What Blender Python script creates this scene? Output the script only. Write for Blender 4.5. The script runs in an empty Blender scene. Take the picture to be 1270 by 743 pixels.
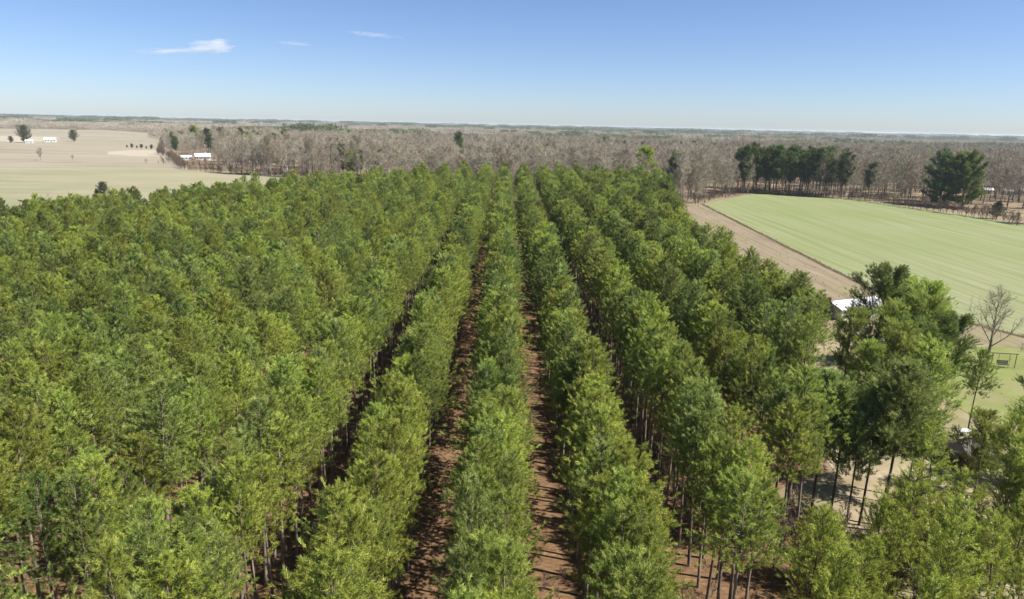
import bpy, bmesh, math, random
import numpy as np
from mathutils import Vector, Matrix

R = math.radians
scene = bpy.context.scene
COL = scene.collection

# ------------------------------------------------------------------ camera, world, sun, exposure
HC = 36.0
F, PW, PH = 858.0, 1270, 743
PITCH, ROLL, YAW = R(14.2), R(1.24), R(0.75)
cam_d = bpy.data.cameras.new('camera')
cam = bpy.data.objects.new('camera', cam_d)
COL.objects.link(cam)
scene.camera = cam
cam_d.sensor_width = 36.0
cam_d.lens = 36.0 * F / PW
cam_d.clip_start, cam_d.clip_end = 0.5, 40000
fw = Vector((math.sin(YAW)*math.cos(PITCH), math.cos(YAW)*math.cos(PITCH), -math.sin(PITCH)))
r0 = Vector((math.cos(YAW), -math.sin(YAW), 0)); u0 = r0.cross(fw)
rt = r0*math.cos(ROLL) + u0*math.sin(ROLL); up = -r0*math.sin(ROLL) + u0*math.cos(ROLL)
cam.matrix_world = Matrix(((rt.x, up.x, -fw.x, 0), (rt.y, up.y, -fw.y, 0), (rt.z, up.z, -fw.z, HC), (0, 0, 0, 1)))

SUN_EL, SUN_AZ = R(51), R(106)          # azimuth clockwise from +Y (the view direction)
world = bpy.data.worlds.new('World'); scene.world = world
world.use_nodes = True
wn = world.node_tree; wn.nodes.clear()
sky = wn.nodes.new('ShaderNodeTexSky'); sky.sky_type = 'NISHITA'; sky.sun_disc = False
sky.sun_elevation = SUN_EL; sky.sun_rotation = SUN_AZ
sky.altitude = 0; sky.air_density = 0.8; sky.dust_density = 0.3; sky.ozone_density = 2.6
bg = wn.nodes.new('ShaderNodeBackground'); bg.inputs['Strength'].default_value = 0.054
wo = wn.nodes.new('ShaderNodeOutputWorld')
wb = wn.nodes.new('ShaderNodeMix'); wb.data_type = 'RGBA'; wb.blend_type = 'MULTIPLY'; wb.inputs[0].default_value = 1
wb.inputs[7].default_value = (.88, .94, 1.13, 1)          # one even white-balance tint over the whole sky
wn.links.new(sky.outputs[0], wb.inputs[6]); wn.links.new(wb.outputs[2], bg.inputs[0]); wn.links.new(bg.outputs[0], wo.inputs[0])
sd = bpy.data.lights.new('sun', 'SUN'); sd.energy = 5.0; sd.angle = R(0.5); sd.color = (1.0, 0.95, 0.87)
sun = bpy.data.objects.new('sun', sd); COL.objects.link(sun)
sv = Vector((math.sin(SUN_AZ)*math.cos(SUN_EL), math.cos(SUN_AZ)*math.cos(SUN_EL), math.sin(SUN_EL)))
sun.rotation_euler = sv.to_track_quat('Z', 'Y').to_euler(); sun.location = (60, -40, 90)
scene.view_settings.view_transform = 'Standard'; scene.view_settings.look = 'None'
scene.view_settings.exposure = 1.2; scene.view_settings.gamma = 1.0
scene.cycles.max_bounces = 8; scene.cycles.diffuse_bounces = 4; scene.cycles.glossy_bounces = 1
scene.cycles.transmission_bounces = 4; scene.cycles.volume_bounces = 6; scene.cycles.transparent_max_bounces = 4

def proj(p):
    d = Vector(p) - Vector((0, 0, HC)); z = d.dot(fw)
    if z < 1: return None
    return (PW/2 + F*d.dot(rt)/z, PH/2 - F*d.dot(up)/z, z)

# ------------------------------------------------------------------ helpers
def tag(o, label=None, cat=None, group=None, kind=None):
    if label: o['label'] = label
    if cat: o['category'] = cat
    if group: o['group'] = group
    if kind: o['kind'] = kind
    return o

def link(name, data, parent=None, loc=(0, 0, 0)):
    o = bpy.data.objects.new(name, data); COL.objects.link(o)
    o.location = loc
    if parent: o.parent = parent
    return o

def empty(name, loc, rz=0, s=1.0):
    o = link(name, None, None, loc); o.rotation_euler = (0, 0, rz); o.scale = (s, s, s)
    o.empty_display_size = 0.5
    return o

def mesh(name, verts, faces, mats, smooth=False, mi=None):
    me = bpy.data.meshes.new(name)
    if isinstance(verts, np.ndarray) and isinstance(faces, np.ndarray):
        nv, nf, k = len(verts), len(faces), faces.shape[1]
        me.vertices.add(nv); me.vertices.foreach_set('co', verts.astype(np.float32).ravel())
        me.loops.add(nf*k); me.loops.foreach_set('vertex_index', faces.astype(np.int32).ravel())
        me.polygons.add(nf); me.polygons.foreach_set('loop_start', np.arange(0, nf*k, k, dtype=np.int32))
        me.update(calc_edges=True)
    else:
        me.from_pydata([tuple(v) for v in verts], [], [tuple(f) for f in faces]); me.update()
    for m in (mats if isinstance(mats, (list, tuple)) else [mats]): me.materials.append(m)
    if mi is not None: me.polygons.foreach_set('material_index', np.asarray(mi, dtype=np.int32))
    if smooth: me.polygons.foreach_set('use_smooth', np.ones(len(me.polygons), dtype=bool))
    return me

class MB:
    def __init__(s): s.v, s.f = [], []
    def box(s, c, d, rz=0, M=None):
        b = len(s.v); cs, sn = math.cos(rz), math.sin(rz)
        for z in (-.5, .5):
            for x, y in ((-.5, -.5), (.5, -.5), (.5, .5), (-.5, .5)):
                px, py = x*d[0], y*d[1]
                s.v.append((c[0]+px*cs-py*sn, c[1]+px*sn+py*cs, c[2]+z*d[2]))
        s.f += [tuple(b+i for i in q) for q in ((0, 3, 2, 1), (4, 5, 6, 7), (0, 1, 5, 4), (1, 2, 6, 5), (2, 3, 7, 6), (3, 0, 4, 7))]
        return s
    def tube(s, pts, rads, n=5, cap=True):
        b = len(s.v); pts = [Vector(p) for p in pts]
        for i, p in enumerate(pts):
            d = (pts[min(i+1, len(pts)-1)] - pts[max(i-1, 0)]).normalized()
            a = d.orthogonal().normalized() if abs(d.z) < .95 else Vector((1, 0, 0)); a = (a - d*a.dot(d)).normalized(); c = d.cross(a)
            for k in range(n):
                t = 2*math.pi*k/n
                s.v.append(tuple(p + (a*math.cos(t) + c*math.sin(t))*rads[i]))
        for i in range(len(pts)-1):
            for k in range(n):
                k2 = (k+1) % n
                s.f.append((b+i*n+k, b+i*n+k2, b+(i+1)*n+k2, b+(i+1)*n+k))
        if cap and n > 2:
            s.f.append(tuple(b+(len(pts)-1)*n+k for k in range(n)))
        return s
    def poly(s, pts, faces):
        b = len(s.v); s.v += [tuple(p) for p in pts]; s.f += [tuple(b+i for i in q) for q in faces]; return s
    def build(s, name, mat, parent=None, loc=(0, 0, 0), smooth=False):
        return link(name, mesh(name, s.v, s.f, mat, smooth), parent, loc)

class Nd:
    """tiny node-material builder"""
    def __init__(s, name):
        s.m = bpy.data.materials.new(name); s.m.use_nodes = True; s.t = s.m.node_tree; s.t.nodes.clear()
        s.out = s.t.nodes.new('ShaderNodeOutputMaterial')
    def n(s, typ, ins=None, **kw):
        nd = s.t.nodes.new(typ)
        for k, v in kw.items(): setattr(nd, k, v)
        for k, v in (ins or {}).items():
            if hasattr(v, 'node'): s.t.links.new(v, nd.inputs[k])
            else: nd.inputs[k].default_value = v
        return nd
    def pos(s, scale=(1, 1, 1), rz=0, obj=False):
        src = s.n('ShaderNodeTexCoord').outputs['Object'] if obj else s.n('ShaderNodeNewGeometry').outputs['Position']
        return s.n('ShaderNodeMapping', {'Vector': src, 'Rotation': (0, 0, rz), 'Scale': scale}).outputs[0]
    def noise(s, vec, scale, detail=4, rough=.55, dist=0):
        return s.n('ShaderNodeTexNoise', {'Vector': vec, 'Scale': scale, 'Detail': detail, 'Roughness': rough, 'Distortion': dist}).outputs['Fac']
    def ramp(s, fac, stops):
        nd = s.n('ShaderNodeValToRGB', {'Fac': fac}); cr = nd.color_ramp
        while len(cr.elements) < len(stops): cr.elements.new(.5)
        for e, (p, c) in zip(cr.elements, stops): e.position = p; e.color = (*c, 1) if len(c) == 3 else c
        return nd.outputs[0]
    def mix(s, fac, a, b, mode='MIX'):
        nd = s.n('ShaderNodeMix', data_type='RGBA', blend_type=mode)
        for k, v in ((0, fac), (6, a), (7, b)):
            if hasattr(v, 'node'): s.t.links.new(v, nd.inputs[k])
            else: nd.inputs[k].default_value = v if k == 0 or len(v) == 4 else (*v, 1)
        return nd.outputs[2]
    def math(s, op, a, b=0.0):
        nd = s.n('ShaderNodeMath', {0: a, 1: b}, operation=op); return nd.outputs[0]
    def bump(s, h, st=.3, dist=.1):
        return s.n('ShaderNodeBump', {'Height': h, 'Strength': st, 'Distance': dist}).outputs[0]
    def pbsdf(s, col, rough=.8, normal=None, metal=0, spec=.3):
        ins = {'Base Color': col if hasattr(col, 'node') else (*col, 1), 'Roughness': rough, 'Metallic': metal, 'Specular IOR Level': spec}
        if normal is not None: ins['Normal'] = normal
        return s.n('ShaderNodeBsdfPrincipled', ins).outputs[0]
    def done(s, sh):
        s.t.links.new(sh, s.out.inputs[0]); return s.m

def mat_needles(name, dark, mid, light, transl=.45):
    k = Nd(name)
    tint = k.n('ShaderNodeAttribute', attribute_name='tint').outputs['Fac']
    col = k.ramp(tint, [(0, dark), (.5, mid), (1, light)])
    rnd = k.n('ShaderNodeObjectInfo').outputs['Random']
    hue = k.math('MULTIPLY_ADD', rnd, .018); k.t.nodes[-1].inputs[2].default_value = .494
    val = k.math('MULTIPLY_ADD', rnd, .5); k.t.nodes[-1].inputs[2].default_value = .75
    col = k.n('ShaderNodeHueSaturation', {'Color': col, 'Hue': hue, 'Value': val}).outputs[0]
    a = k.pbsdf(col, .5, spec=.35)
    b = k.n('ShaderNodeBsdfTranslucent', {'Color': col}).outputs[0]
    return k.done(k.n('ShaderNodeMixShader', {0: transl, 1: a, 2: b}).outputs[0])

def mat_bark(name, a, b, sc=3.0):
    k = Nd(name)
    p = k.pos((1, 1, .25), obj=True)
    f = k.noise(p, sc, 5, .65)
    col = k.ramp(f, [(.3, a), (.7, b)])
    rnd = k.n('ShaderNodeObjectInfo').outputs['Random']
    val = k.math('MULTIPLY_ADD', rnd, .5); k.t.nodes[-1].inputs[2].default_value = .75
    col = k.n('ShaderNodeHueSaturation', {'Color': col, 'Value': val}).outputs[0]
    return k.done(k.pbsdf(col, .9, k.bump(f, .5, .03), spec=.1))

def mat_plain(name, col, rough=.7, var=.12, sc=2.0, metal=0, obj=True):
    k = Nd(name)
    f = k.noise(k.pos(obj=obj), sc, 5, .6)
    c2 = tuple(c*(1-var*2) for c in col)
    return k.done(k.pbsdf(k.ramp(f, [(.3, c2), (.65, col)]), rough, metal=metal))

M = {}
# needle colour is what a needle reflects plus what it lets through (about half each)
M['needle_green'] = mat_needles('needle_green', (.100, .138, .024), (.290, .350, .066), (.490, .530, .130))
M['needle_yellow'] = mat_needles('needle_yellow', (.120, .152, .024), (.335, .375, .064), (.535, .550, .125))
M['needle_grey'] = mat_needles('needle_grey', (.098, .132, .030), (.262, .320, .078), (.445, .490, .150))
M['needle_dark'] = mat_needles('needle_dark', (.058, .092, .020), (.150, .200, .042), (.280, .330, .078))
M['needle_young'] = mat_needles('needle_young', (.115, .150, .024), (.295, .335, .052), (.490, .505, .095))
M['needle_far'] = mat_needles('needle_far', (.040, .066, .018), (.090, .128, .034), (.160, .200, .055), .35)
M['leaf_cedar'] = mat_needles('leaf_cedar', (.045, .050, .024), (.075, .080, .038), (.11, .11, .055), .1)
M['bark_pine'] = mat_bark('bark_pine', (.075, .055, .043), (.27, .22, .18))
M['bark_dark'] = mat_bark('bark_dark', (.05, .04, .034), (.14, .11, .09))
M['bark_bare'] = mat_bark('bark_bare', (.12, .10, .08), (.28, .245, .20))
M['bark_pale'] = mat_bark('bark_pale', (.35, .33, .30), (.6, .57, .52))
def mat_twig(name):
    k = Nd(name); rnd = k.n('ShaderNodeObjectInfo').outputs['Random']
    col = k.ramp(rnd, [(0, (.19, .160, .112)), (.22, (.37, .33, .25)), (.45, (.29, .275, .19)), (.7, (.44, .40, .315)), (1, (.33, .27, .20))])
    f = k.noise(k.pos(obj=True), .8, 3)
    col = k.mix(k.math('MULTIPLY', f, .6), col, (.22, .18, .14))
    return k.done(k.pbsdf(col, .9, spec=.1))
M['twig'] = mat_twig('twig')
M['twig_brown'] = mat_bark('twig_brown', (.08, .055, .04), (.20, .145, .105))

# ------------------------------------------------------------------ ground and fields
def mat_ground():
    k = Nd('forest_litter'); p = k.pos()
    f = k.noise(p, .03, 8, .7); g = k.noise(p, .9, 5, .6)
    c = k.ramp(f, [(.3, (.12, .09, .06)), (.5, (.20, .155, .105)), (.7, (.28, .23, .15))])
    c = k.mix(k.math('MULTIPLY', g, .5), c, (.08, .055, .035))
    return k.done(k.pbsdf(c, .95, k.bump(g, .4, .2), spec=.05))
def mat_straw():
    k = Nd('pine_straw'); p = k.pos()
    f = k.noise(p, .5, 7, .7, .5); g = k.noise(k.pos((1, 3, 1)), 1.3, 5, .7); h = k.noise(p, .05, 3)
    c = k.ramp(f, [(.32, (.085, .050, .028)), (.48, (.145, .086, .048)), (.62, (.215, .138, .078)), (.76, (.33, .24, .155))])
    c = k.mix(k.ramp(g, [(.38, (0, 0, 0)), (.58, (1, 1, 1))]), c, (.075, .042, .024))
    c = k.mix(k.math('MULTIPLY', h, .5), c, (.20, .125, .068))
    return k.done(k.pbsdf(c, .95, k.bump(g, .6, .15), spec=.05))
def mat_field(name, stops, rz, sx, sy, tint, patch=.02, fine=2.0, lines=None):
    k = Nd(name); p = k.pos()
    st = k.noise(k.pos((sx, sy, 1), rz), 1.0, 5, .6)
    stops = [(a, tuple(v*.64 for v in b)) for a, b in stops]; tint = tuple(v*.64 for v in tint)
    c = k.ramp(st, stops)
    pt = k.noise(p, patch, 5, .6)
    c = k.mix(k.ramp(pt, [(.42, (0, 0, 0)), (.66, (.75, .75, .75))]), c, tint)
    if lines:                                   # drill rows and wheel tracks
        ln = k.noise(k.pos((lines[0], lines[1], 1), rz), 1.0, 2, .5)
        c = k.mix(k.ramp(ln, [(.58, (0, 0, 0)), (.66, (.6, .6, .6))]), c, lines[2])
    fn = k.noise(p, fine, 5, .7)
    c = k.mix(k.math('MULTIPLY', fn, .55), c, k.mix(1, c, (.55, .52, .45), 'MULTIPLY'))
    return k.done(k.pbsdf(c, .95, k.bump(fn, .4, .1), spec=.05))
M['ground'] = mat_ground(); M['straw'] = mat_straw()
M['green_field'] = mat_field('green_field', [(.34, (.235, .28, .115)), (.44, (.28, .315, .15)), (.5, (.36, .375, .225)), (.55, (.285, .32, .155)), (.62, (.34, .365, .205))], R(4), .2, .005, (.255, .315, .12), .010, 2.0, (.55, .006, (.16, .17, .08)))
M['soil'] = mat_field('soil', [(.36, (.22, .17, .115)), (.48, (.37, .30, .225)), (.55, (.28, .225, .155)), (.66, (.47, .39, .30))], R(3), .45, .010, (.30, .28, .15), .08, 1.2, (.9, .02, (.15, .11, .075)))
M['sand'] = mat_field('sand', [(.36, (.29, .23, .14)), (.5, (.41, .335, .225)), (.62, (.50, .42, .30))], 0, .14, .14, (.22, .25, .10), .06, 1.5)
M['lawn'] = mat_field('lawn', [(.3, (.17, .235, .06)), (.55, (.24, .31, .085)), (.7, (.32, .345, .15))], 0, .15, .15, (.34, .31, .17), .06, 1.5)
M['left_near'] = mat_field('left_near', [(.3, (.28, .28, .175)), (.5, (.33, .335, .20)), (.7, (.39, .375, .25))], R(-49), .015, .08, (.45, .40, .28), .008, .8)
M['left_far'] = mat_field('left_far', [(.40, (.31, .26, .20)), (.46, (.43, .39, .295)), (.51, (.32, .27, .20)), (.56, (.46, .43, .325)), (.64, (.37, .35, .25))], R(-49), .0025, .026, (.42, .385, .28), .004, .5)
M['pale_sand'] = mat_field('pale_sand', [(.3, (.46, .41, .33)), (.7, (.56, .51, .42))], 0, .05, .05, (.6, .5, .4), .02, .5)
M['grass_dry'] = mat_field('grass_dry', [(.3, (.28, .22, .12)), (.7, (.42, .34, .20))], 0, .4, .4, (.3, .2, .1), .3, 2)

def sheet(name, pts, z, mat, wob=0.0, seed=1, seg=12.0):
    rng = random.Random(seed); out = []
    for i, a in enumerate(pts):
        b = pts[(i+1) % len(pts)]; L = math.dist(a, b); n = max(1, int(L/seg)) if wob else 1
        n = min(n, 40)
        for k in range(n):
            t = k/n; w = wob if k else 0
            out.append((a[0]+(b[0]-a[0])*t + rng.uniform(-w, w), a[1]+(b[1]-a[1])*t + rng.uniform(-w, w), z))
    bm = bmesh.new(); vs = [bm.verts.new(p) for p in out]; f = bm.faces.new(vs)
    if f.normal.z < 0: f.normal_flip()
    bmesh.ops.triangulate(bm, faces=[f])
    me = bpy.data.meshes.new(name); bm.normal_update()
    for fc in bm.faces:
        if fc.normal.z < 0: fc.normal_flip()
    bm.to_mesh(me); bm.free(); me.materials.append(mat)
    return tag(link(name, me), kind='structure')

# one ground sheet reaching to the horizon
gx = np.concatenate([-np.geomspace(12500, 40, 26), np.linspace(-30, 30, 5), np.geomspace(40, 12500, 26)])
gy = np.concatenate([[-480, -200, -50, 0], np.geomspace(30, 12500, 34)])
GX, GY = np.meshgrid(gx, gy); gv = np.stack([GX.ravel(), GY.ravel(), np.zeros(GX.size)], 1)
nx = len(gx); ii, jj = np.meshgrid(np.arange(nx-1), np.arange(len(gy)-1)); q = (jj*nx+ii).ravel()
tag(link('ground', mesh('ground', gv, np.stack([q, q+1, q+nx+1, q+nx], 1), M['ground'])), kind='structure')

PLANT = [(20, -20), (20, 46), (28, 48), (28.5, 64), (36, 69), (37, 80), (47, 84), (48, 180), (60, 250), (72, 315), (30, 338), (-40, 312), (-82, 262), (-120, 165), (-170, 40), (-190, -20)]
sheet('plantation_floor', PLANT, .03, M['straw'], 1.2, 3)
sheet('yard', [(20.5, 10), (20.5, 45), (28.5, 47), (29, 63), (36.5, 68), (37.5, 79), (48, 83), (49, 128), (97, 122), (130, 92), (130, 10)], .03, M['sand'], .8, 4)
sheet('lawn', [(62, 84), (60, 104), (74, 116), (93, 113), (128, 88), (128, 60), (80, 68)], .06, M['lawn'], 1.0, 5, 5)
sheet('dirt_strip', [(49.5, 129), (48.8, 180), (61, 250), (73.5, 318), (82, 338), (96, 340), (86.5, 160), (88, 138), (97, 118.5), (140, 68.5), (131, 68), (95, 110), (92.5, 114)], .045, M['soil'], .7, 6)
sheet('ditch', [(86.3, 160), (95.8, 340), (97.3, 341), (87.7, 160), (89.2, 138), (98.4, 117), (142, 69), (140, 68), (96.8, 117), (87.6, 138)], .06, mat_field('ditch_soil', [(.3, (.09, .065, .045)), (.7, (.2, .15, .1))], 0, .5, .5, (.14, .1, .06), .3, 2), .25, 14, 4)
RF = [(97, 341), (121.5, 373), (146, 405), (171, 391), (193, 382), (204, 340), (213, 314), (216, 282), (330, 260), (330, 20), (150, 60), (98, 117), (89, 138), (87.5, 160)]
sheet('green_field', RF, .03, M['green_field'], 1.0, 7)
LF = [(-122, 166), (-83, 264), (-42, 314), (-70, 405), (-132, 448), (-175, 466), (-226, 502), (-312, 664), (-332, 690), (-736, 1540), (-1040, 1850), (-1400, 1660), (-3000, 1500), (-1200, 60), (-192, 0), (-172, 41)]
sheet('left_field', LF, .03, M['left_far'], 2.0, 8, 30)
sheet('left_near_field', [(-124, 168), (-85, 266), (-46, 316), (-72, 403), (-133, 446), (-176, 464), (-228, 498), (-262, 500), (-420, 398), (-700, 220), (-500, 60), (-195, 2)], .06, M['left_near'], 1.5, 9, 20)
sheet('sand_lane', [(-412, 731), (-411, 776), (-380, 792), (-318, 668), (-335, 655), (-376, 672)], .06, M['pale_sand'], 3, 10)
sheet('farm_yard', [(-800, 1050), (-640, 920), (-625, 930), (-640, 1010), (-740, 1180), (-900, 1180)], .06, M['pale_sand'], 5, 11, 20)
sheet('clearing', [(-160, 640), (-100, 520), (-60, 520), (-10, 700), (-60, 800), (-140, 760)], .03, M['left_near'], 4, 12)
sheet('far_meadow', [(250, 298), (262, 345), (318, 350), (335, 298)], .03, M['left_near'], 3, 13)

# ------------------------------------------------------------------ plant generators
def unit(v): return v/np.maximum(np.linalg.norm(v, axis=-1, keepdims=True), 1e-9)

def tuft_mesh(name, rng, pos, dirs, nbl, bl, bw, mat, spread=.8, tint=None, shoot=.0):
    n = len(pos)
    d = unit(dirs[:, None, :]*(1-spread*.35) + rng.normal(size=(n, nbl, 3))*spread*.6)
    L = bl*rng.uniform(.65, 1.15, (n, nbl, 1))
    side = unit(np.cross(d, rng.normal(size=(n, nbl, 3))))*bw*.5
    p = pos[:, None, :] + rng.normal(size=(n, nbl, 3))*.03 + dirs[:, None, :]*(rng.uniform(-.25, 1, (n, nbl, 1))*shoot)     # needles sit along a short shoot
    v = np.stack([p-side, p+side, p+d*L], 2).reshape(-1, 3)
    f = np.arange(len(v)).reshape(-1, 3)
    me = mesh(name, v, f, mat)
    if tint is None: tint = rng.uniform(0, 1, n)
    a = me.attributes.new('tint', 'FLOAT', 'FACE')
    t = np.clip(np.repeat(tint, nbl) + rng.normal(size=n*nbl)*.12, 0, 1)
    a.data.foreach_set('value', t.astype(np.float32))
    return me

def pine(seed, H, cb, Rad, nb, per, nbl, bl, bw, needle, bark, lean=.02, tr=.14, prof='round', e0=-5, e1=55):
    """returns (trunk mesh, crown mesh): tapered trunk with a limb per branch, needle tufts along the limbs"""
    rng = np.random.default_rng(seed); mb = MB()
    ld = rng.normal(size=2)*lean
    def axis(z): 
        t = z/H; return np.array([ld[0]*z + .12*math.sin(3*t+seed), ld[1]*z + .12*math.cos(4*t+seed), z])
    zs = [0, .25, H*.15, H*.4, H*.65, H*.85, H*.98]
    mb.tube([axis(z)-np.array([0, 0, .15 if z == 0 else 0]) for z in zs], [tr*1.5, tr*1.12, tr, tr*.82, tr*.58, tr*.3, .02], 7)
    P, D, T = [], [], []
    az = rng.uniform(0, 6.28)
    gap = rng.uniform(.38 if Rad > 5 else .6, 1.2, 6)                      # uneven outline: some sectors shorter
    for i in range(nb):
        t = ((i+.5)/nb)**.92
        z = cb + (H-cb)*t*.985
        az += 2.4 + rng.normal()*.5
        sect = gap[int((az % 6.283)/6.283*6) % 6]
        if prof == 'round': pr = min(1, .55+2.2*t)*max(.0, 1-t**1.9)**.6
        elif prof == 'spire': pr = min(1, .6+2.0*t)*max(.0, 1-t**1.8)**.62
        elif prof == 'cone': pr = (1-t)**.8 + .05
        else: pr = min(1, .35+1.6*t)*max(0, 1-t**3.2)**.55   # flat topped
        Lb = max(.35, Rad*pr*rng.uniform(.65, 1.2)*sect)
        el = R(e0+(e1-e0)*t + rng.normal()*9)
        h = np.array([math.cos(az), math.sin(az), 0])
        b0 = axis(z); 
        def at(s): return b0 + h*Lb*s*math.cos(el) + np.array([0, 0, 1])*(Lb*s*math.sin(el) + .18*Lb*s*s)
        mb.tube([b0, at(.5), at(.95)], [max(.012, tr*.25*(1-t*.6)), .02, .008], 3, False)
        n = max(3, int(per*(Lb/Rad)*rng.uniform(.8, 1.2)+1))
        s = 1 - rng.uniform(0, 1, n)**1.4*.72; s[0] = 1.0
        bt = rng.normal()*.13
        for k in range(n):
            q = at(s[k]); off = rng.normal(size=3)*np.array([1, 1, .7])*min(.17*Lb*(.5+s[k]*.6), .42)
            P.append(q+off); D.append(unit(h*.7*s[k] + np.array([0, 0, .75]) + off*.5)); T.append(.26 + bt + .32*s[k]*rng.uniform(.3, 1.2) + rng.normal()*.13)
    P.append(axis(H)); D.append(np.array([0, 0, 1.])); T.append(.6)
    tm = mesh('pine_trunk', mb.v, mb.f, bark, True)
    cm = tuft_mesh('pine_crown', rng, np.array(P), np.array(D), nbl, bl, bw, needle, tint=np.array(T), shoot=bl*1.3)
    return tm, cm

def bare_tree(seed, H, spread, nbr, nsub, ntw, bark, twig, tr=.2, fork=.3, tw=.03, leanx=0, twl=.11):
    rng = np.random.default_rng(seed); mb = MB(); V = []
    lean = np.array([leanx, 0]) + rng.normal(size=2)*.03
    def axis(z): return np.array([lean[0]*z + .2*math.sin(z*.5+seed), lean[1]*z+.2*math.cos(z*.4+seed), z])
    zs = np.linspace(0, H*.92, 7)
    mb.tube([axis(z)-np.array([0, 0, .15*(z == 0)]) for z in zs], [tr*1.3]+[tr*(1-.93*z/(H*.92)) for z in zs[1:]], 6)
    def twigs(p0, d, L, n):
        for _ in range(n):
            s = rng.uniform(.15, 1)
            td = unit(d + rng.normal(size=3)*.55 + np.array([0, 0, .25]))
            l = H*twl*rng.uniform(.5, 1.2)
            a = p0 + d*L*s; e = a + td*l; sd = unit(np.cross(td, rng.normal(size=3)))*tw*.5
            V.extend((a-sd, a+sd, e))
            for _ in range(2):
                m = a + td*l*rng.uniform(.3, .8); t2 = unit(td + rng.normal(size=3)*.6); s2 = unit(np.cross(t2, rng.normal(size=3)))*tw*.4
                V.extend((m-s2, m+s2, m+t2*l*.55))
    az = rng.uniform(0, 6)
    for i in range(nbr):
        t = fork + (1-fork)*((i+.5)/nbr)**.9
        z = H*.92*t; az += 2.4 + rng.normal()*.4
        el = R(rng.uniform(28, 62) + 12*t)
        d = np.array([math.cos(az)*math.cos(el), math.sin(az)*math.cos(el), math.sin(el)])
        L = H*spread*(1.15-t*.8)*rng.uniform(.75, 1.2)
        b0 = axis(z); b1 = b0+d*L*.5; d2 = unit(d+rng.normal(size=3)*.18+np.array([0, 0, .15])); b2 = b1+d2*L*.5
        r1 = tr*(1-.9*t)*.5+.012
        mb.tube([b0, b1, b2], [r1, r1*.6, .012], 4, False)
        for j in range(nsub):
            s = .25+.75*(j+.6)/nsub
            a = b0+d*L*s if s < .5 else b1+d2*L*(s-.5)
            sd = unit(d2 + rng.normal(size=3)*.6 + np.array([0, 0, .2])); sl = L*.42*rng.uniform(.6, 1.2)
            mb.tube([a, a+sd*sl], [r1*.35+.006, .006], 3, False)
            twigs(a, sd, sl, ntw)
        twigs(b1, d2, L*.5, ntw)
    v = np.array(V); f = np.arange(len(v)).reshape(-1, 3)
    return mesh('bare_trunk', mb.v, mb.f, bark, True), mesh('bare_crown', v, f, twig)

def tree_thing(name, meshes, loc, rz, s, label, cat, group=None, tilt=None):
    o = empty(name, (loc[0], loc[1], loc[2] if len(loc) > 2 else 0), rz, s)
    if tilt: o.rotation_euler = (tilt[0], tilt[1], rz)
    tag(o, label, cat, group)
    link('trunk', meshes[0], o); link('crown', meshes[1], o)
    return o

def scatter(name, pts, rots, scls, idx, sources, label, cat, kind='stuff'):
    me = bpy.data.meshes.new(name); n = len(pts)
    me.vertices.add(n); me.vertices.foreach_set('co', np.asarray(pts, np.float32).ravel())
    for nm, typ, dat, key in (('rot', 'FLOAT_VECTOR', rots, 'vector'), ('scl', 'FLOAT_VECTOR', scls, 'vector'), ('idx', 'INT', idx, 'value')):
        a = me.attributes.new(nm, typ, 'POINT')
        a.data.foreach_set(key, np.asarray(dat, np.int32 if typ == 'INT' else np.float32).ravel())
    o = link(name, me); tag(o, label, cat, None, kind)
    ng = bpy.data.node_groups.new(name, 'GeometryNodeTree')
    ng.interface.new_socket('Geometry', in_out='INPUT', socket_type='NodeSocketGeometry')
    ng.interface.new_socket('Geometry', in_out='OUTPUT', socket_type='NodeSocketGeometry')
    N, Lk = ng.nodes, ng.links
    gi, go = N.new('NodeGroupInput'), N.new('NodeGroupOutput')
    jo = N.new('GeometryNodeJoinGeometry')
    for src in sources:
        j2 = N.new('GeometryNodeJoinGeometry')
        for ob in src:
            oi = N.new('GeometryNodeObjectInfo'); oi.inputs['Object'].default_value = ob; oi.transform_space = 'ORIGINAL'
            Lk.new(oi.outputs['Geometry'], j2.inputs[0])
        g2 = N.new('GeometryNodeGeometryToInstance'); Lk.new(j2.outputs[0], g2.inputs[0]); Lk.new(g2.outputs[0], jo.inputs[0])
    ip = N.new('GeometryNodeInstanceOnPoints'); ip.inputs['Pick Instance'].default_value = True
    Lk.new(gi.outputs[0], ip.inputs['Points']); Lk.new(jo.outputs[0], ip.inputs['Instance'])
    for nm, typ, sock in (('idx', 'INT', 'Instance Index'), ('rot', 'FLOAT_VECTOR', 'Rotation'), ('scl', 'FLOAT_VECTOR', 'Scale')):
        na = N.new('GeometryNodeInputNamedAttribute'); na.data_type = typ; na.inputs['Name'].default_value = nm
        Lk.new(na.outputs[0], ip.inputs[sock])
    Lk.new(ip.outputs[0], go.inputs[0])
    o.modifiers.new('scatter', 'NODES').node_group = ng
    return o

ORD = ['first', 'second', 'third', 'fourth', 'fifth', 'sixth', 'seventh', 'eighth', 'ninth', 'tenth', 'eleventh', 'twelfth', 'thirteenth', 'fourteenth',
       'fifteenth', 'sixteenth', 'seventeenth', 'eighteenth', 'nineteenth', 'twentieth'] 
TENS = {2: 'twenty', 3: 'thirty', 4: 'forty', 5: 'fifty'}
def ordn(i):
    i += 1
    if i <= 20: return ORD[i-1]
    return f"{TENS[i//10]}-{ORD[i%10-1]}" if i % 10 else TENS[i//10][:-1]+'ieth'

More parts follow.
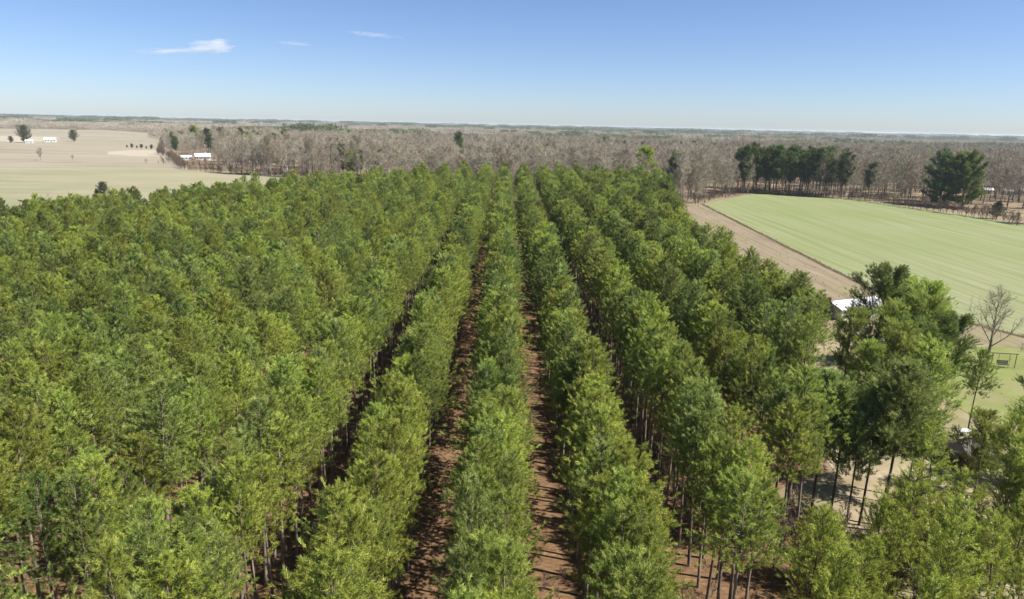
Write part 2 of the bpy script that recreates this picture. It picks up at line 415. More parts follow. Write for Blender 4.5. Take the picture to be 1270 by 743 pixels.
# ------------------------------------------------------------------ the pine plantation
LOOK = [('green', 'needle_green'), ('green', 'needle_green'), ('green', 'needle_green'), ('yellow-green', 'needle_yellow'), ('yellow-green', 'needle_yellow'),
        ('yellow-green', 'needle_yellow'), ('grey-green', 'needle_grey'), ('grey-green', 'needle_grey'), ('dark green', 'needle_dark')]
VAR = []
for v, (ln, mt) in enumerate(LOOK):
    g = np.random.default_rng(100+v)
    H = 14.3 + g.uniform(-.8, .8)
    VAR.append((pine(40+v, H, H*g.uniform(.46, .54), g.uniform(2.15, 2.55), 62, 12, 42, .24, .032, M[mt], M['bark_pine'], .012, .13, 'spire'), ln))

ROWS = [(-8.6-9*k, k+1) for k in range(19)]
rows = []                       # x, name, y start
LN = ['first', 'second', 'third', 'fourth', 'fifth', 'sixth', 'seventh', 'eighth', 'ninth', 'tenth', 'eleventh', 'twelfth']
rows.append((-.4, 'the centre row', 8))
for k, x in enumerate((-8.6, -17.8, -26.8, -35.6, -44.6, -53.4, -62.2, -71.0, -79.8, -88.6, -97.4, -106.2, -115, -123.8, -132.6, -141.4)):
    rows.append((x, f'{ordn(k)} row left of centre', 8))
for k, (x, y0) in enumerate(((7.6, 8), (16.9, 38), (25.4, 50), (33.6, 70), (41.6, 86))):
    rows.append((x, f'{ordn(k)} row right of centre', y0))
rows.append((50.5, 'outer row', 195)); rows.append((59, 'outermost row', 250)); rows.append((67, 'corner row', 295))

def inside(x, y, poly):
    c = False; n = len(poly)
    for i in range(n):
        x1, y1 = poly[i]; x2, y2 = poly[i-1]
        if (y1 > y) != (y2 > y) and x < (x2-x1)*(y-y1)/(y2-y1)+x1: c = not c
    return c

rg = random.Random(11)
TREES = []
for ri, (x, nm, y0) in enumerate(rows):
    for side in (-1, 1):
        y = y0 + (0 if side < 0 else 1.0) + rg.uniform(0, .5)
        while y < 340:
            y += rg.uniform(2.05, 3.2)
            if rg.random() < .08: continue
            px = x + side*.75 + rg.gauss(0, .15)
            if not inside(px, y, PLANT): continue
            thin = math.sin(px/5.1+1.7*math.sin(y/13)) + math.sin(y/9.3+2.1*math.sin(px/17)) 
            if x < -20 and thin > 1.2 and rg.random() < .5: continue      # thinned patches left of the centre
            s = rg.gauss(1.0, .06)*(1.0 + (.15 if x > -36 else .07)*min(1, max(0, y-60)/240))
            TREES.append(dict(row=ri, side=side, x=px, y=y, s=s, v=rg.choices(range(len(VAR)), [3, 3, 3, 2, 2, 2, 2, 2, 1.2])[0], rz=rg.uniform(0, 6.28), w=rg.uniform(.88, 1.18)*(.97 if x < -12 else .94)))
vis = []
for t in TREES:
    best = 0
    for h in (0.0, 8, 12, 15.5):
        p = proj((t['x'], t['y'], h*t['s']))
        if p and -15 < p[0] < PW+15 and -20 < p[1] < PH+15: best = max(best, 1/p[2])
    t['vis'] = best
vis = sorted([t for t in TREES if t['vis'] > 0], key=lambda t: -t['vis'])[:285]
ids = set(id(t) for t in vis)
cnt = {}
VOBJ = {}
for t in sorted(vis, key=lambda t: (t['row'], t['side'], t['y'])):
    key = (t['row'], t['side']); i = cnt.get(key, 0); cnt[key] = i+1
    sd = 'left' if t['side'] < 0 else 'right'
    lab = f"{VAR[t['v']][1]} pine, {ordn(i)} from near end, {sd} side of {rows[t['row']][1]}"
    o = tree_thing('plantation_pine', VAR[t['v']][0], (t['x'], t['y']), t['rz'], t['s'], lab, 'pine tree', 'planted pines standing in rows')
    o.scale = (t['s']*t['w'], t['s']*t['w'], t['s'])
    VOBJ.setdefault(t['v'], o)
for v in range(len(VAR)):
    assert v in VOBJ
SRC = [[c for c in VOBJ[v].children] for v in range(len(VAR))]
rest = [t for t in TREES if id(t) not in ids]
scatter('plantation_pines', [(t['x'], t['y'], 0) for t in rest], [(0, 0, t['rz']) for t in rest], [(t['s']*t['w'], t['s']*t['w'], t['s']) for t in rest], [t['v'] for t in rest], SRC,
        'remaining planted pines filling the long rows out to the far woods', 'pine trees')

# ------------------------------------------------------------------ pines of the yard side
THIN = [pine(200+i, 14.5, 14.5*.48, 2.8, 60, 30, 22, .30, .045, M['needle_green' if i % 2 else 'needle_grey'], M['bark_dark'], .02, .12) for i in range(3)]
for (x, y, s, w) in ((28.2, 60.9, .85, 'short pine, leftmost of the thin pines edging the sandy clearing'), (29.9, 58.8, 1.0, 'thin pine, second from left in the line edging the sandy clearing'),
                     (31.2, 58.1, .95, 'thin pine, third from left in the line edging the sandy clearing'), (32.1, 56.8, .8, 'small thin pine, fourth from left in the line before the sandy clearing'),
                     (33.9, 57.7, .98, 'thin pine, fifth from left in the line edging the sandy clearing'), (35.0, 56.8, 1.12, 'tall thin pine, left of the close pair before the sandy clearing'),
                     (36.2, 57.6, 1.1, 'tall thin pine, right of the close pair before the sandy clearing'), (40.5, 61.6, .85, 'thin pale pine just right of the close pair by the clearing')):
    tree_thing('thin_pine', THIN[int(x*10) % 3], (x, y), x*7, s, w, 'pine tree', 'thin pines edging the sandy clearing')
BIG = [pine(300+i, 17, 17*.22, 4.7, 46, 120, 24, .30, .045, M[('needle_dark', 'needle_green', 'needle_green')[i]], M['bark_dark'], .03, .22, 'flat', 0, 45) for i in range(3)]
for (x, y, s, v, w) in ((48.3, 91.5, .70, 1, 'green pine at the far left of the clump, beside the plantation edge'), (46.6, 83.5, .60, 2, 'short green pine at the upper left corner of the sandy clearing'), (55.0, 97.0, 1.0, 0, 'tall dark pine with rounded top in front of the white roof, highest of its clump'),
                        (60.0, 93.0, .93, 2, 'broad pine right of the tall dark one, nearest the bare tree'),
                        (53.0, 89.0, .78, 1, 'bushy pine at the left of the clump hiding the white-roofed building'),
                        (57.0, 84.0, .80, 0, 'dark spreading pine in front of the clump by the lawn'),
                        (47.5, 77.0, .82, 1, 'bushy pine beside the brown shed roof, in the middle of the yard'),
                        (62.0, 103.5, .82, 1, 'rounded pine at the right of the clump, farthest back of them'), (58.0, 89.5, .86, 2, 'broad pine in the middle of the clump before the white roof'), (52.0, 82.5, .76, 0, 'dark pine at the lower left of the clump, above the clearing')):
    tree_thing('yard_pine', BIG[v], (x, y), x*3.1, s, w, 'pine tree', 'bushy pines of the yard')
for (x, y, s, v, w) in ((58.5, 64.5, .78, 0, 'dark bushy pine on the right edge of the photo, nearest the white table'),
                        (49.5, 57.0, .74, 2, 'dense pine on the right edge above the young yellow-green pines'),
                        (45.5, 52.5, .66, 1, 'green pine above the right end of the corner thicket, lowest of the bushy ones'),
                        (53.0, 50.5, .74, 0, 'dark pine cut by the right edge just above the corner'),
                        (49.0, 64.0, .52, 1, 'smaller green pine right in front of the brown shed roof'),
                        (60.5, 71.0, .70, 1, 'pine cut by the right edge behind the dark bushy one')):
    tree_thing('yard_pine', BIG[v], (x, y), x*2.1, s, w, 'pine tree', 'bushy pines of the yard')
tree_thing('slender_pine', THIN[1], (42.6, 62.5), 2, 1.12, 'tallest thin pine, standing alone at the right end of the sandy clearing', 'pine tree', tilt=(0, R(4)))
tree_thing('slender_pine', THIN[0], (58.6, 79.6), 1, .72, 'small dark sparse pine beside the white table on the sandy yard', 'pine tree')
YOUNG = [pine(330+i, 9.5, 2.6, 1.9, 44, 14, 22, .27, .04, M['needle_young' if i != 1 else 'needle_yellow'], M['bark_dark'], .05, .08, 'round', 0, 50) for i in range(3)]
rg2 = random.Random(5)
for li, (nm, y0, xa, xb) in enumerate((('front', 35.5, 19, 34), ('second', 39.5, 20, 38), ('third', 44, 21, 42), ('fourth', 48.5, 22.5, 45), ('back', 52.5, 34, 49))):
    n = int((xb-xa)/2.35)
    for i in range(n):
        x = xa + (xb-xa)*(i+.5)/n + rg2.uniform(-.6, .6); y = y0 + (x-xa)*.1*(li == 4) + rg2.uniform(-1.3, 1.3)
        tree_thing('young_pine', YOUNG[rg2.randrange(3)], (x, y), i*1.7, rg2.uniform(.7, 1.25), f'young yellow-green pine, {ordn(i)} from left in the {nm} line of the corner thicket', 'pine tree', 'young pines at the lower right corner')

# ------------------------------------------------------------------ leafless woods
BARE = [bare_tree(500+i, 20, .30, 15, 5, 7, M['bark_bare'], M['twig'], .22, .22, .075, 0, .10) for i in range(5)]
PINEW = [pine(520+i, 23, 23*.30, 5.4, 60, 30, 16, .9, .17, M['needle_far' if i else 'needle_green'], M['bark_dark'], .015, .22, 'flat', 0, 45) for i in range(4)]
OAK = bare_tree(611, 11, .56, 15, 6, 10, M['bark_bare'], M['twig'], .30, .25, .035, .05, .10)
tree_thing('leafless_tree', OAK, (78.3, 105.6), .4, 1.0, 'bare spreading tree with forked trunk beside the swing on the lawn', 'tree')
tree_thing('leafless_tree', BARE[1], (92.0, 329), 1, .55, 'small leafless tree standing alone at the far end of the dirt strip', 'tree')
tree_thing('leafless_tree', bare_tree(613, 9, .5, 14, 6, 9, M['bark_bare'], M['twig'], .2, .1, .09, 0, .14), (-373.7, 569.6), 1, 1.0, 'small round bare tree alone in the middle of the tan left field', 'tree')
PALE = bare_tree(612, 19, .22, 10, 4, 5, M['bark_pale'], M['twig'], .5, .3, .075, -.06, .1)
tree_thing('leafless_tree', PALE, (-140, 452), 1, 1.0, 'leaning leafless tree with pale trunk at the edge of the left thicket', 'tree')

WOODFIELD = [LF, RF, PLANT, [(49, 129), (49, 180), (73, 330), (98, 341), (88, 130)], [(22, 0), (22, 54), (48, 85), (49, 130), (97, 122), (130, 92), (400, 0)],
             [(-160, 640), (-100, 520), (-60, 520), (-10, 700), (-60, 800), (-140, 760)], [(250, 298), (262, 345), (318, 350), (335, 298)],
             [(-320, 640), (-300, 600), (-235, 580), (-235, 640), (-290, 680)], [(215, 282), (330, 260), (600, 260), (600, 0), (200, 0)], [(202, 338), (216, 280), (252, 300), (246, 366), (206, 362)]]
def open_land(x, y): return (-.478 < x/y < -.41 and y < 645 and x < 0) or any(inside(x, y, p) for p in WOODFIELD)
rg3 = random.Random(21)
def along(poly, step, inset):
    out = []
    for a, b in zip(poly, poly[1:]):
        L = math.dist(a, b); n = int(L/step); nxv = ((b[1]-a[1])/L, -(b[0]-a[0])/L)
        for k in range(n):
            t = (k+rg3.random())/n; w = inset*rg3.uniform(.2, 1.6)
            out.append((a[0]+(b[0]-a[0])*t - nxv[0]*w, a[1]+(b[1]-a[1])*t - nxv[1]*w))
    return out
def edge_trees(pts, s0, s1, label, group):
    pts = sorted([p for p in pts if not open_land(*p)], key=lambda p: p[0]/p[1])
    for i, (x, y) in enumerate(pts):
        tree_thing('leafless_tree', BARE[rg3.randrange(5)], (x, y), rg3.uniform(0, 6), rg3.uniform(s0, s1), f'leafless grey-brown tree, {ordn(i)} from left {label}', 'tree', group)
edge_trees(along([(-70, 408), (-132, 452), (-175, 470), (-206, 492)], 5.5, 6), .8, 1.15, 'along the edge of the left field', 'bare trees edging the left field')
edge_trees(along([(138, 400), (120, 380), (97, 345), (60, 345)], 4.6, -7), .7, 1.0, 'along the wood left of the green field', 'bare trees at the far left corner of the green field')
edge_trees(along([(216, 300), (206, 342), (195, 386), (183, 392)], 6.0, 8), .25, .6, 'in the hedge behind the green field', 'bare trees right of the pine block')

WP = [(-346, 790, 1.15, 'broad green pine, leftmost of the pines in the left thicket'), (-315, 752, 1.05, 'dark pine standing behind the white house in the left thicket'),
      (-300, 752, 1.1, 'narrow dark pine just right of the white house'), (-257, 690, 1.12, 'green pine in the left thicket midway along it'), (-249, 688, 1.0, 'smaller pine touching the midway pine of the left thicket'),
      (-187, 600, 1.15, 'tall pine rising out of the right part of the left thicket'),
      (-48, 722, 1.15, 'single broad pine rising above the brown woods left of centre'), (89, 640, 1.1, 'lone pine crown above the brown woods right of centre'),
      (70, 352, 1.12, 'bright green pine at the far right corner of the plantation'), (82, 342, 1.02, 'dark narrow pine standing between plantation corner and dirt strip')]
for i, (x, y, s, w) in enumerate(WP):
    tree_thing('woodland_pine', PINEW[i % 4], (x, y), i*1.3, s, w, 'pine tree', 'pines rising out of the bare woods')
PW1 = pine(540, 23, 23*.22, 3.6, 60, 12, 16, .9, .14, M['needle_dark'], M['bark_dark'], .01, .22, 'round', 0, 45)
for nm, pts in (('front', [(137, 401), (144, 405), (151, 404), (157, 404), (164, 401), (170, 398), (176, 394), (182, 394), (188, 388)]), ('middle', [(141, 411), (149, 413), (157, 413), (167, 409), (176, 405), (186, 402)]), ('hindmost', [(145, 436), (154, 433), (163, 431), (172, 428), (181, 425), (190, 420), (195, 404)]), ('back', [(152, 424), (162, 421), (171, 419), (180, 414), (189, 411)])):
    for i, (x, y) in enumerate(pts):
        tree_thing('woodland_pine', PINEW[1+(i+len(nm)) % 3], (x, y), i*2.1, rg3.uniform(.98, 1.18), f'tall dark pine, {ordn(i)} from left in the {nm} line of the block', 'pine tree', 'block of tall pines behind the green field')
for x, y, s, w in ((205, 392, .8, 'small pine right of the tall pine block, first beyond a gap'), (219, 386, .72, 'short dark pine halfway between the pine block and the big pair'),
                   (314, 448, .8, 'dark tree above the white outbuildings at the right edge')):
    tree_thing('woodland_pine', PINEW[1], (x, y), x, s, w, 'pine tree')
PAIR = [pine(545+i, 26, 1.2, 12.5, 90, 100, 16, .75, .17, M[('needle_far', 'needle_dark')[i]], M['bark_dark'], .01, .4, 'round', 0, 40) for i in range(2)]
tree_thing('big_pine', PAIR[0], (222, 353), 0, .98, 'left, darker tree of the big pair standing at the back of the green field', 'tree')
tree_thing('big_pine', PAIR[1], (231, 349), 2, 1.0, 'right, lighter tree of the big pair standing at the back of the green field', 'tree')

# bushes and small plants
CED = [pine(560+i, 6, .4, 2.4, 60, 10, 14, .5, .12, M['leaf_cedar'], M['bark_dark'], .02, .14, 'cone' if i == 0 else 'round', 10, 60) for i in range(2)]
for x, y, s, v, w in ((-622, 922, 3.2, 1, 'large dark evergreen at the left farmyard'), (-600, 990, 2.3, 1, 'round dark evergreen right of the white farm building'), (-628, 905, 1.2, 1, 'low bush left of the large farmyard evergreen'),
                      (-119, 574, 2.3, 0, 'dark cedar by the small white house left of centre'), (-108, 576, 2.1, 0, 'cedar right of the darker one by the small white house'),
                      (-185, 322, .95, 1, 'round dark bush at the left edge of the plantation'), (-188, 322, .5, 0, 'tiny bush left of the round dark bush'),
                      (-92, 528, 1.5, 0, 'pointed dark tree just behind the plantation left of centre'), (217, 303, 1.2, 0, 'brown cedar at the right end of the green field hedge'), (225, 356, .7, 0, 'dark bush under the big pair of pines')):
    tree_thing('evergreen_bush', CED[v], (x, y), x, s, w, 'bush')
SHR = [bare_tree(580+i, 4, .5, 9, 4, 6, M['bark_dark'], M['twig_brown'], .07, .05, .05, 0, .14) for i in range(2)]
sh = tree_thing('bare_shrub', SHR[0], (-186.5, 326), 0, 1.4, 'twiggy bare shrub behind the round dark bush at the left edge', 'shrub')
sh2 = tree_thing('bare_shrub', SHR[1], (-352, 576), 0, 1.0, 'low brown shrub right of the small bare tree in the left field', 'shrub')
for i in range(6):
    tree_thing('field_shrub', CED[i % 2], (-445+8.2*i, 835-5*i), i, .5+.25*(i % 2), f'dark shrub, {ordn(i)} from left in the short row along the pale sand lane', 'shrub', 'row of dark shrubs by the sand lane')
for x, y, q in ((62.5, 129.0, .7),):
    tree_thing('evergreen_bush', CED[1], (x, y), x, q, {.7: 'dark bushy evergreen hiding the near left corner of the white-roofed building', .6: 'low dark bush before the front wall of the white-roofed building', .55: 'small dark bush left of the white-roofed building, by the plantation edge'}[q], 'bush')
gh = bare_tree(590, 9, .35, 9, 4, 6, M['bark_bare'], M['twig'], .1, .2, .045, 0, .13)
for i, (x, y) in enumerate(((-141, 200), (-133, 197), (-137, 206), (-150, 230), (-98, 292))):
    tree_thing('leafless_tree', gh, (x, y), i, .8+.1*i, f'faint leafless sapling, {ordn(i)} from left beyond the left edge of plantation', 'tree', 'bare saplings along the left edge of the plantation')

# ------------------------------------------------------------------ wood stuff: scattered trees, then clumps to the horizon
wr = np.random.default_rng(77)
def fbm(x, y, s):
    return (np.sin(x/s+1.3*np.sin(y/s*.7+2)) + np.sin(y/s*1.3+1.7*np.sin(x/s*.6)) + np.sin((x+y)/s*.53+4))/3
def sector(n, r0_, r1_, half):
    r = np.sqrt(wr.uniform(r0_**2, r1_**2, n)); a = wr.uniform(-half, half, n)
    return r*np.sin(a), r*np.cos(a)
def sources(prefix, variants):
    out = {}
    for o in COL.objects:
        if not o.name.startswith(prefix): continue
        ch = sorted(o.children, key=lambda c: c.name.startswith('crown'))
        for i, vv in enumerate(variants):
            if len(ch) == 2 and ch[0].data == vv[0]: out.setdefault(i, ch)
    return [out[i] for i in sorted(out)]
BSRC = sources('leafless_tree', BARE)
PSRC = sources('woodland_pine', PINEW)
x, y = sector(19000, 340, 1300, R(48))
okm = np.array([not open_land(a, b) for a, b in zip(x, y)]) & ((fbm(x*1.0+77, y*1.8, 55) < .60) | (y < 480))
x, y = x[okm], y[okm]
pn = fbm(x, y, 60) + .6*fbm(x, y, 17)
isp = (pn > .48) & (y > 440)
xb, yb = x[~isp], y[~isp]; n = len(xb)
hs = np.clip(.98 + .2*fbm(xb, yb, 40) + .14*fbm(xb+500, yb, 13) + wr.normal(size=n)*.17 - .32*np.clip((yb-450)/700, 0, 1), .4, 1.3)
scatter('leafless_wood', np.stack([xb, yb, np.zeros(n)], 1), np.stack([np.zeros(n), np.zeros(n), wr.uniform(0, 6.28, n)], 1), np.stack([hs*1.1, hs*1.1, hs], 1), wr.integers(0, len(BSRC), n), BSRC,
        'broad belt of leafless grey-brown woodland beyond the plantation and fields', 'woodland')
xp, yp = x[isp][::2], y[isp][::2]; n = len(xp); hs = wr.uniform(.65, .95, n)*(1-.15*np.clip((yp-450)/700, 0, 1))
scatter('mixed_pines', np.stack([xp, yp, np.zeros(n)], 1), np.stack([np.zeros(n), np.zeros(n), wr.uniform(0, 6.28, n)], 1), np.stack([hs]*3, 1), wr.integers(0, len(PSRC), n), PSRC,
        'scattered dark pines mixed through the leafless woodland', 'pine trees')

def clump(name, seed, pinec, size, n, mat):
    g = np.random.default_rng(seed); V = []
    for _ in range(n):
        c = g.uniform(-size/2, size/2, 2); H = g.uniform(12, 17) if not pinec else g.uniform(16, 21); r = g.uniform(3.5, 6)
        m = 46
        p = np.stack([c[0]+g.normal(size=m)*r*.45, c[1]+g.normal(size=m)*r*.45, H*(1-.75*g.uniform(0, 1, m)**1.3)], 1)
        d = unit(g.normal(size=(m, 3))*[.6, .6, .4]+[0, 0, .5 if not pinec else .1]); L = g.uniform(1.6, 3.4, (m, 1))
        s = unit(np.cross(d, g.normal(size=(m, 3))))*((.28 if not pinec else .75))
        V.append(np.stack([p-s, p+s, p+d*L], 1).reshape(-1, 3))
    v = np.concatenate(V); me = mesh(name, v, np.arange(len(v)).reshape(-1, 3), mat)
    a = me.attributes.new('tint', 'FLOAT', 'FACE'); a.data.foreach_set('value', g.uniform(.1, .9, len(v)//3).astype(np.float32))
    return me
def clump_field(name, pinec, x, y, sc, label, mat, seed):
    base = tag(link(name, clump(name, seed, pinec, 50, 34, mat), None, (x[0], y[0], 0)), label, 'woodland', None, 'stuff')
    base2 = base
    n = len(x)-1
    return scatter(name+'_spread', np.stack([x[1:], y[1:], np.zeros(n)], 1), np.stack([np.zeros(n), np.zeros(n), wr.uniform(0, 6.28, n)], 1), np.stack([sc[1:], sc[1:], wr.uniform(.6, 1.25, n)*(.6+.4*np.minimum(sc[1:], 1.6))*np.where(wr.uniform(0, 1, n) < .12, 1.15, .8)], 1), np.zeros(n, int), [[base]],
                   label + ', stretching on', 'woodland')
x1, y1 = sector(7500, 1250, 4200, R(50)); x2, y2 = sector(9000, 4000, 12000, R(50))
x, y = np.concatenate([x1, x2]), np.concatenate([y1, y2]); sc = np.concatenate([np.full(len(x1), 1.0), np.full(len(x2), 2.3)])
okm = np.array([not inside(a, b, LF) for a, b in zip(x, y)]) & (fbm(x+300, y*1.6, 420) < .62)
x, y, sc = x[okm], y[okm], sc[okm]
rr = np.hypot(x, y)
pn = fbm(x*.6, y*1.5, 330) + .5*fbm(x, y*2, 120) + np.where(rr > 3000, .4, 0) + np.where(rr > 5500, .6, 0)
band = ((y > 1400) & (y < 1760) & (x < 60) & (x > -620)) | ((y > 1300) & (y < 1560) & (x > 800) & (x < 1250))
isp = ((pn > .52) | band) & ~((x < -600) & (rr < 2900))
clump_field('distant_leafless_wood', False, x[~isp], y[~isp], sc[~isp], 'distant leafless woods fading toward the horizon', M['twig'], 801)
clump_field('distant_pine_wood', True, x[isp], y[isp], sc[isp], 'distant dark pine woods in bands below the horizon', M['needle_far'], 802)

# understory brush along wood edges and in the plantation lanes
bx, by, bsz = [], [], []
def brush(poly, step, inset, s0, s1):
    for (x, y) in along(poly, step, inset): bx.append(x); by.append(y); bsz.append(rg3.uniform(s0, s1))
for _ in range(2):
    brush([(-70, 406), (-132, 450), (-175, 468), (-227, 504), (-312, 668), (-333, 692), (-730, 1530)], 4, 4, .7, 1.4)
    brush([(146, 405.5), (122, 380), (97, 342)], 3, -3, .7, 1.2)
    brush([(300, 262), (216, 283), (213, 315), (204, 341), (193, 383), (171, 392), (147, 406)], 2.2, 3, .7, 1.4)
for (x, y) in along([(86.6, 158), (97, 342)], .45, .0): bx.append(x+rg3.gauss(0, .5)); by.append(y); bsz.append(rg3.uniform(.05, .13))
for (x, y) in along([(88, 138), (97.5, 117.5), (140, 70)], .6, .0): bx.append(x+rg3.gauss(0, .5)); by.append(y); bsz.append(rg3.uniform(.05, .14))
for _ in range(700):
    x, y = rg3.uniform(-30, 30), rg3.uniform(36, 130)
    if inside(x, y, PLANT): bx.append(x); by.append(y); bsz.append(rg3.uniform(.15, .4))
for _ in range(4200):
    x, y = rg3.uniform(-60, 50), rg3.uniform(35, 190)
    if inside(x, y, PLANT): bx.append(x); by.append(y); bsz.append(rg3.uniform(.05, .22))
for _ in range(60):
    x, y = rg3.uniform(-285, -215), rg3.uniform(545, 612)
    bx.append(x); by.append(y); bsz.append(rg3.uniform(.5, 1.2))
for _ in range(260):
    t = rg3.random(); x = 52+26*t+rg3.uniform(0, 30)*(1-.45*t); y = 130+195*t
    if x > 85.5+10*t: continue
    bx.append(x); by.append(y); bsz.append(rg3.uniform(.05, .14))
for _ in range(420):
    x, y = rg3.uniform(21, 95), rg3.uniform(34, 128)
    if inside(x, y, PLANT) or (x > 62 and y < 90): continue
    bx.append(x); by.append(y); bsz.append(rg3.uniform(.06, .2))
for _ in range(170):
    x, y = rg3.uniform(22, 50), rg3.uniform(35, 56); bx.append(x); by.append(y); bsz.append(rg3.choice((.3, .5, .8, 1.2)))
n = len(bx)
scatter('brush', np.stack([bx, by, np.zeros(n)], 1), np.stack([np.zeros(n), np.zeros(n), wr.uniform(0, 6.28, n)], 1), np.stack([bsz]*3, 1), wr.integers(0, 2, n), [list(sh.children), list(sh2.children)],
        'brown leafless brush along the wood edges, ditch and plantation floor', 'brush')

# ------------------------------------------------------------------ buildings
M['white_wall'] = mat_plain('white_wall', (.58, .57, .53)); M['white_metal'] = mat_plain('white_metal', (.62, .63, .64), .35, .04, .6)
M['grey_roof'] = mat_plain('grey_roof', (.42, .40, .39)); M['brown_roof'] = mat_plain('brown_roof', (.06, .05, .045)); M['pane'] = mat_plain('pane', (.05, .06, .07), .15)
M['wood'] = mat_plain('wood', (.20, .14, .09)); M['dark_paint'] = mat_plain('dark_paint', (.03, .03, .03), .6); M['grey_wall'] = mat_plain('grey_wall', (.42, .45, .52))
def house(name, loc, rz, L, W, h, rh, wall, roof, label, cat, wins=3, door=True, hip=0.0, chimney=False):
    o = empty(name, loc, rz); tag(o, label, cat)
    mb = MB()
    v = [(-L/2, -W/2, -.1), (L/2, -W/2, -.1), (L/2, W/2, -.1), (-L/2, W/2, -.1), (-L/2, -W/2, h), (L/2, -W/2, h), (L/2, W/2, h), (-L/2, W/2, h), (-L/2, 0, h+rh*.97), (L/2, 0, h+rh*.97)]
    if hip: v[8] = (-L/2+hip, 0, h+.02); v[9] = (L/2-hip, 0, h+.02)
    mb.poly(v, [(0, 1, 5, 4), (2, 3, 7, 6), (1, 2, 6, 9, 5), (3, 0, 4, 8, 7)])
    mb.build('wall', wall, o)
    e, t = .45, .14
    rb = MB(); rx = L/2+e-hip
    for s in (-1, 1):
        a = [(-L/2-e, s*(W/2+e), h-e*rh/(W/2)+.03), (L/2+e, s*(W/2+e), h-e*rh/(W/2)+.03), (rx, 0, h+rh+.03), (-rx, 0, h+rh+.03)]
        b = [(p[0], p[1], p[2]+t) for p in a]
        rb.poly(a+b, [(0, 1, 2, 3), (7, 6, 5, 4), (0, 4, 5, 1), (1, 5, 6, 2), (3, 7, 4, 0)])
    if hip:
        for s in (-1, 1):
            a = [(s*(L/2+e), -W/2-e, h-e*rh/(W/2)+.05), (s*(L/2+e), W/2+e, h-e*rh/(W/2)+.05), (s*rx, 0, h+rh+.05)]
            b = [(p[0], p[1], p[2]+t) for p in a]
            rb.poly(a+b, [(0, 1, 2), (5, 4, 3), (0, 3, 4, 1)])
    ro = rb.build('roof', roof, o)
    if chimney:
        c = link('chimney', mesh('chimney', *(lambda b: (b.v, b.f))(MB().box((L*.2, .4, h+rh+.4), (.7, .7, 1.8))), M['grey_roof']), ro)
    for i in range(wins):
        cx = -L/2 + L*(i+.5)/wins
        if door and i == wins//2:
            d = MB().box((cx, -W/2-.03, 1.03), (.95, .1, 2.05)).build('door', M['wood'], o); continue
        w = MB().box((cx, -W/2-.03, h*.58), (1.3, .12, 1.25)).build('window', M['white_metal'], o)
        MB().box((cx, -W/2-.08, h*.58), (1.1, .06, 1.05)).build('pane', M['pane'], w)
    MB().box((-L/2-.03, 0, h*.58), (.1, 1.1, 1.1)).build('window', M['pane'], o)
    return o
house('mobile_home', (70.6, 134.8, 0), R(24), 12, 5.2, 2.3, .9, M['white_wall'], M['white_metal'], 'low building with bright white metal roof behind the clump of yard pines', 'building', 5)
house('shed', (52.5, 70.8, 0), R(20), 4.0, 3.2, 1.9, .8, M['wood'], M['brown_roof'], 'small shed with dark brown roof half hidden under the yard pines', 'shed', 1, True, .9)
house('farm_building', (-612, 958, 0), R(25), 13, 9, 3.5, 2.6, M['white_wall'], M['white_metal'], 'white farm building with white roof in the far left field', 'building', 4)
house('farm_shed', (-607, 908, 0), R(25), 8, 6, 2.6, 1.5, M['white_wall'], M['white_metal'], 'small pale shed beside the large farmyard evergreen', 'shed', 2)
house('farmhouse', (-267, 624, 0), R(24), 12, 8, 3.0, 2.6, M['white_wall'], M['white_metal'], 'white house with pale roof at the left end of the thicket', 'house', 4, True, 0, True)
house('house_wing', (-278.5, 617, 0), R(24), 8, 6, 2.5, 1.4, M['white_wall'], M['white_metal'], 'low white annex left of the white house by the thicket', 'house', 3, False)
house('cottage', (-144, 655, 0), R(10), 10, 7, 3, 2, M['white_wall'], M['white_metal'], 'small white house left of the dark cedar in the clearing', 'house', 3)
house('cottage', (-111, 622, 0), R(80), 7, 6, 4, 2.2, M['white_wall'], M['white_metal'], 'tall narrow white building right of the dark cedar in the clearing', 'house', 2)
house('cottage', (-86, 556, 0), R(15), 11, 6, 2.6, 1.4, M['white_wall'], M['grey_roof'], 'low house with grey roof behind the pointed dark tree', 'house', 3)
house('outbuilding', (303, 436, 0), R(-10), 5, 4, 2.6, 1.2, M['white_wall'], M['white_metal'], 'left of two small white outbuildings beyond the green field at right', 'shed', 1)
house('outbuilding', (311, 430, 0), R(-10), 5, 4, 2.6, 1.2, M['white_wall'], M['white_metal'], 'right of two small white outbuildings beyond the green field at right', 'shed', 1)
house('grey_house', (330, 436, 0), R(-10), 14, 8, 3, 2.4, M['grey_wall'], M['grey_roof'], 'bluish grey house at the right edge beyond the green field', 'house', 3)
house('outbuilding', (1.0, 372, 0), R(10), 4, 3, 2.8, 1.2, M['white_wall'], M['white_metal'], 'tiny white building seen just beyond the end of the centre row', 'shed', 1)
house('outbuilding', (25, 376, 0), R(-20), 4, 3, 2.8, 1.2, M['white_wall'], M['white_metal'], 'tiny white building seen beyond the ends of the right rows', 'shed', 1)

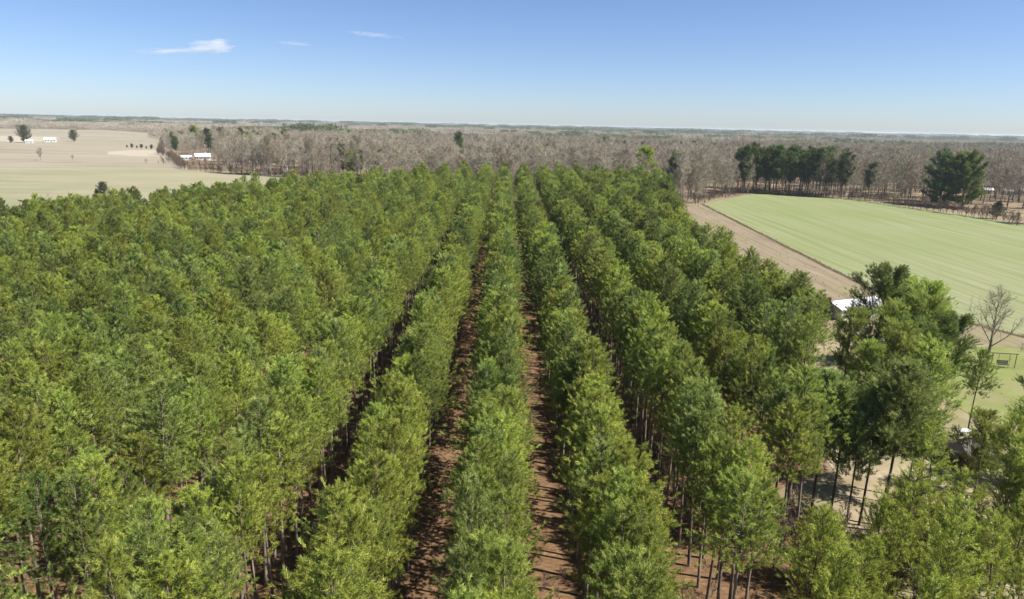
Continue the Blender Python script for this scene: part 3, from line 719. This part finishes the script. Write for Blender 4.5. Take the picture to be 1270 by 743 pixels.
# swing on the lawn: two legs per side, top beam, hung bench with a back
sw = empty('garden_swing', (79.8, 103.7, .06), R(-8)); tag(sw, 'dark wooden bench swing hanging from a timber frame right of the bare tree', 'swing')
for s in (-1, 1): MB().tube([(s*1.75, 0, -.1), (s*1.75, 0, 2.3)], [.07, .07], 6).build('post', M['wood'], sw)
MB().box((0, 0, 2.36), (4.1, .14, .14)).build('beam', M['wood'], sw)
be = MB()
for k in range(4): be.box((0, -.2+.13*k, .5), (1.7, .11, .04))
be.build('seat', M['dark_paint'], sw)
be = MB()
for k in range(4): be.box((0, .28+.03*k, .62+.14*k), (1.7, .03, .11))
be.build('backrest', M['dark_paint'], sw)
for s in (-1, 1):
    MB().tube([(s*.8, -.2, .5), (s*.8, 0, 2.3)], [.018, .018], 4).build('chain', M['dark_paint'], sw)
    MB().tube([(s*.8, .3, .8), (s*.8, 0, 2.3)], [.018, .018], 4).build('chain', M['dark_paint'], sw)
tb = empty('table', (56.7, 77.9, .03), R(10)); tag(tb, 'small white table on the pale sand by the right edge', 'table')
MB().box((0, 0, .76), (1.8, .8, .06)).build('tabletop', M['white_metal'], tb)
for sx in (-1, 1):
    for sy in (-1, 1): MB().box((sx*.8, sy*.32, .37), (.07, .07, .74)).build('leg', M['white_metal'], tb)

# ------------------------------------------------------------------ clouds and air
def mat_cloud(name, dens, sc, off):
    k = Nd(name); tc = k.n('ShaderNodeTexCoord').outputs['Object']
    L = k.n('ShaderNodeVectorMath', {0: tc}, operation='LENGTH').outputs['Value']
    mp = k.n('ShaderNodeMapping', {'Vector': tc, 'Location': off, 'Scale': sc}).outputs[0]
    nz = k.noise(mp, 1.0, 5, .6)
    e = k.math('SUBTRACT', 1.0, L)
    d = k.math('MULTIPLY', k.math('MAXIMUM', k.math('SUBTRACT', k.math('ADD', nz, k.math('MULTIPLY', e, .35)), .55), 0), dens)
    vol = k.n('ShaderNodeVolumePrincipled', {'Color': (1, 1, 1, 1), 'Density': d, 'Anisotropy': .2}).outputs[0]
    k.t.links.new(vol, k.out.inputs['Volume']); return k.m
def icos(mats, name):
    bm = bmesh.new(); bmesh.ops.create_icosphere(bm, subdivisions=3, radius=1); me = bpy.data.meshes.new(name); bm.to_mesh(me); bm.free(); me.materials.append(mats); return me
def cloud(loc, s, rot, dens, sc, off, label):
    o = link('cloud', icos(mat_cloud('cloud', dens, sc, off), 'cloud'), None, loc); o.scale = s; o.rotation_euler = rot
    return tag(o, label, 'cloud')
def skypt(px, py, dist):
    d = (fw + rt*((px-PW/2)/F) - up*((py-PH/2)/F)).normalized(); return tuple(Vector((0, 0, HC)) + d*dist)
CL = 16000
cloud(skypt(264, 57, CL), (520, 300, 170), (0, R(-4), R(25)), .012, (1.6, 1.6, 2.0), (3, 1, 0), 'small white cloud puff at the head of the long wisp')
cloud(skypt(225, 63, CL), (1000, 280, 75), (0, R(-5), R(25)), .010, (2.2, 1.5, 1.2), (0, 0, 2), 'long thin white wisp of cloud trailing left of the puff')
cloud(skypt(366, 54, CL), (420, 170, 50), (0, 0, R(20)), .007, (3.0, 1.5, 1.5), (5, 0, 0), 'tiny faint cloud wisp between the long wisp and the widest one')
cloud(skypt(462, 43, CL), (720, 200, 62), (0, R(2), R(12)), .006, (3.4, 1.5, 1.5), (8, 3, 0), 'faint broken cloud wisp, rightmost of the wisps')

hz = MB().box((0, 6200, 19.8), (25600, 13600, 42.4))
k = Nd('haze'); vol = k.n('ShaderNodeVolumePrincipled', {'Color': (.74, .85, 1.0, 1), 'Density': 6e-5, 'Anisotropy': .2}).outputs[0]
k.t.links.new(vol, k.out.inputs['Volume'])
tag(hz.build('haze', k.m), kind='stuff')
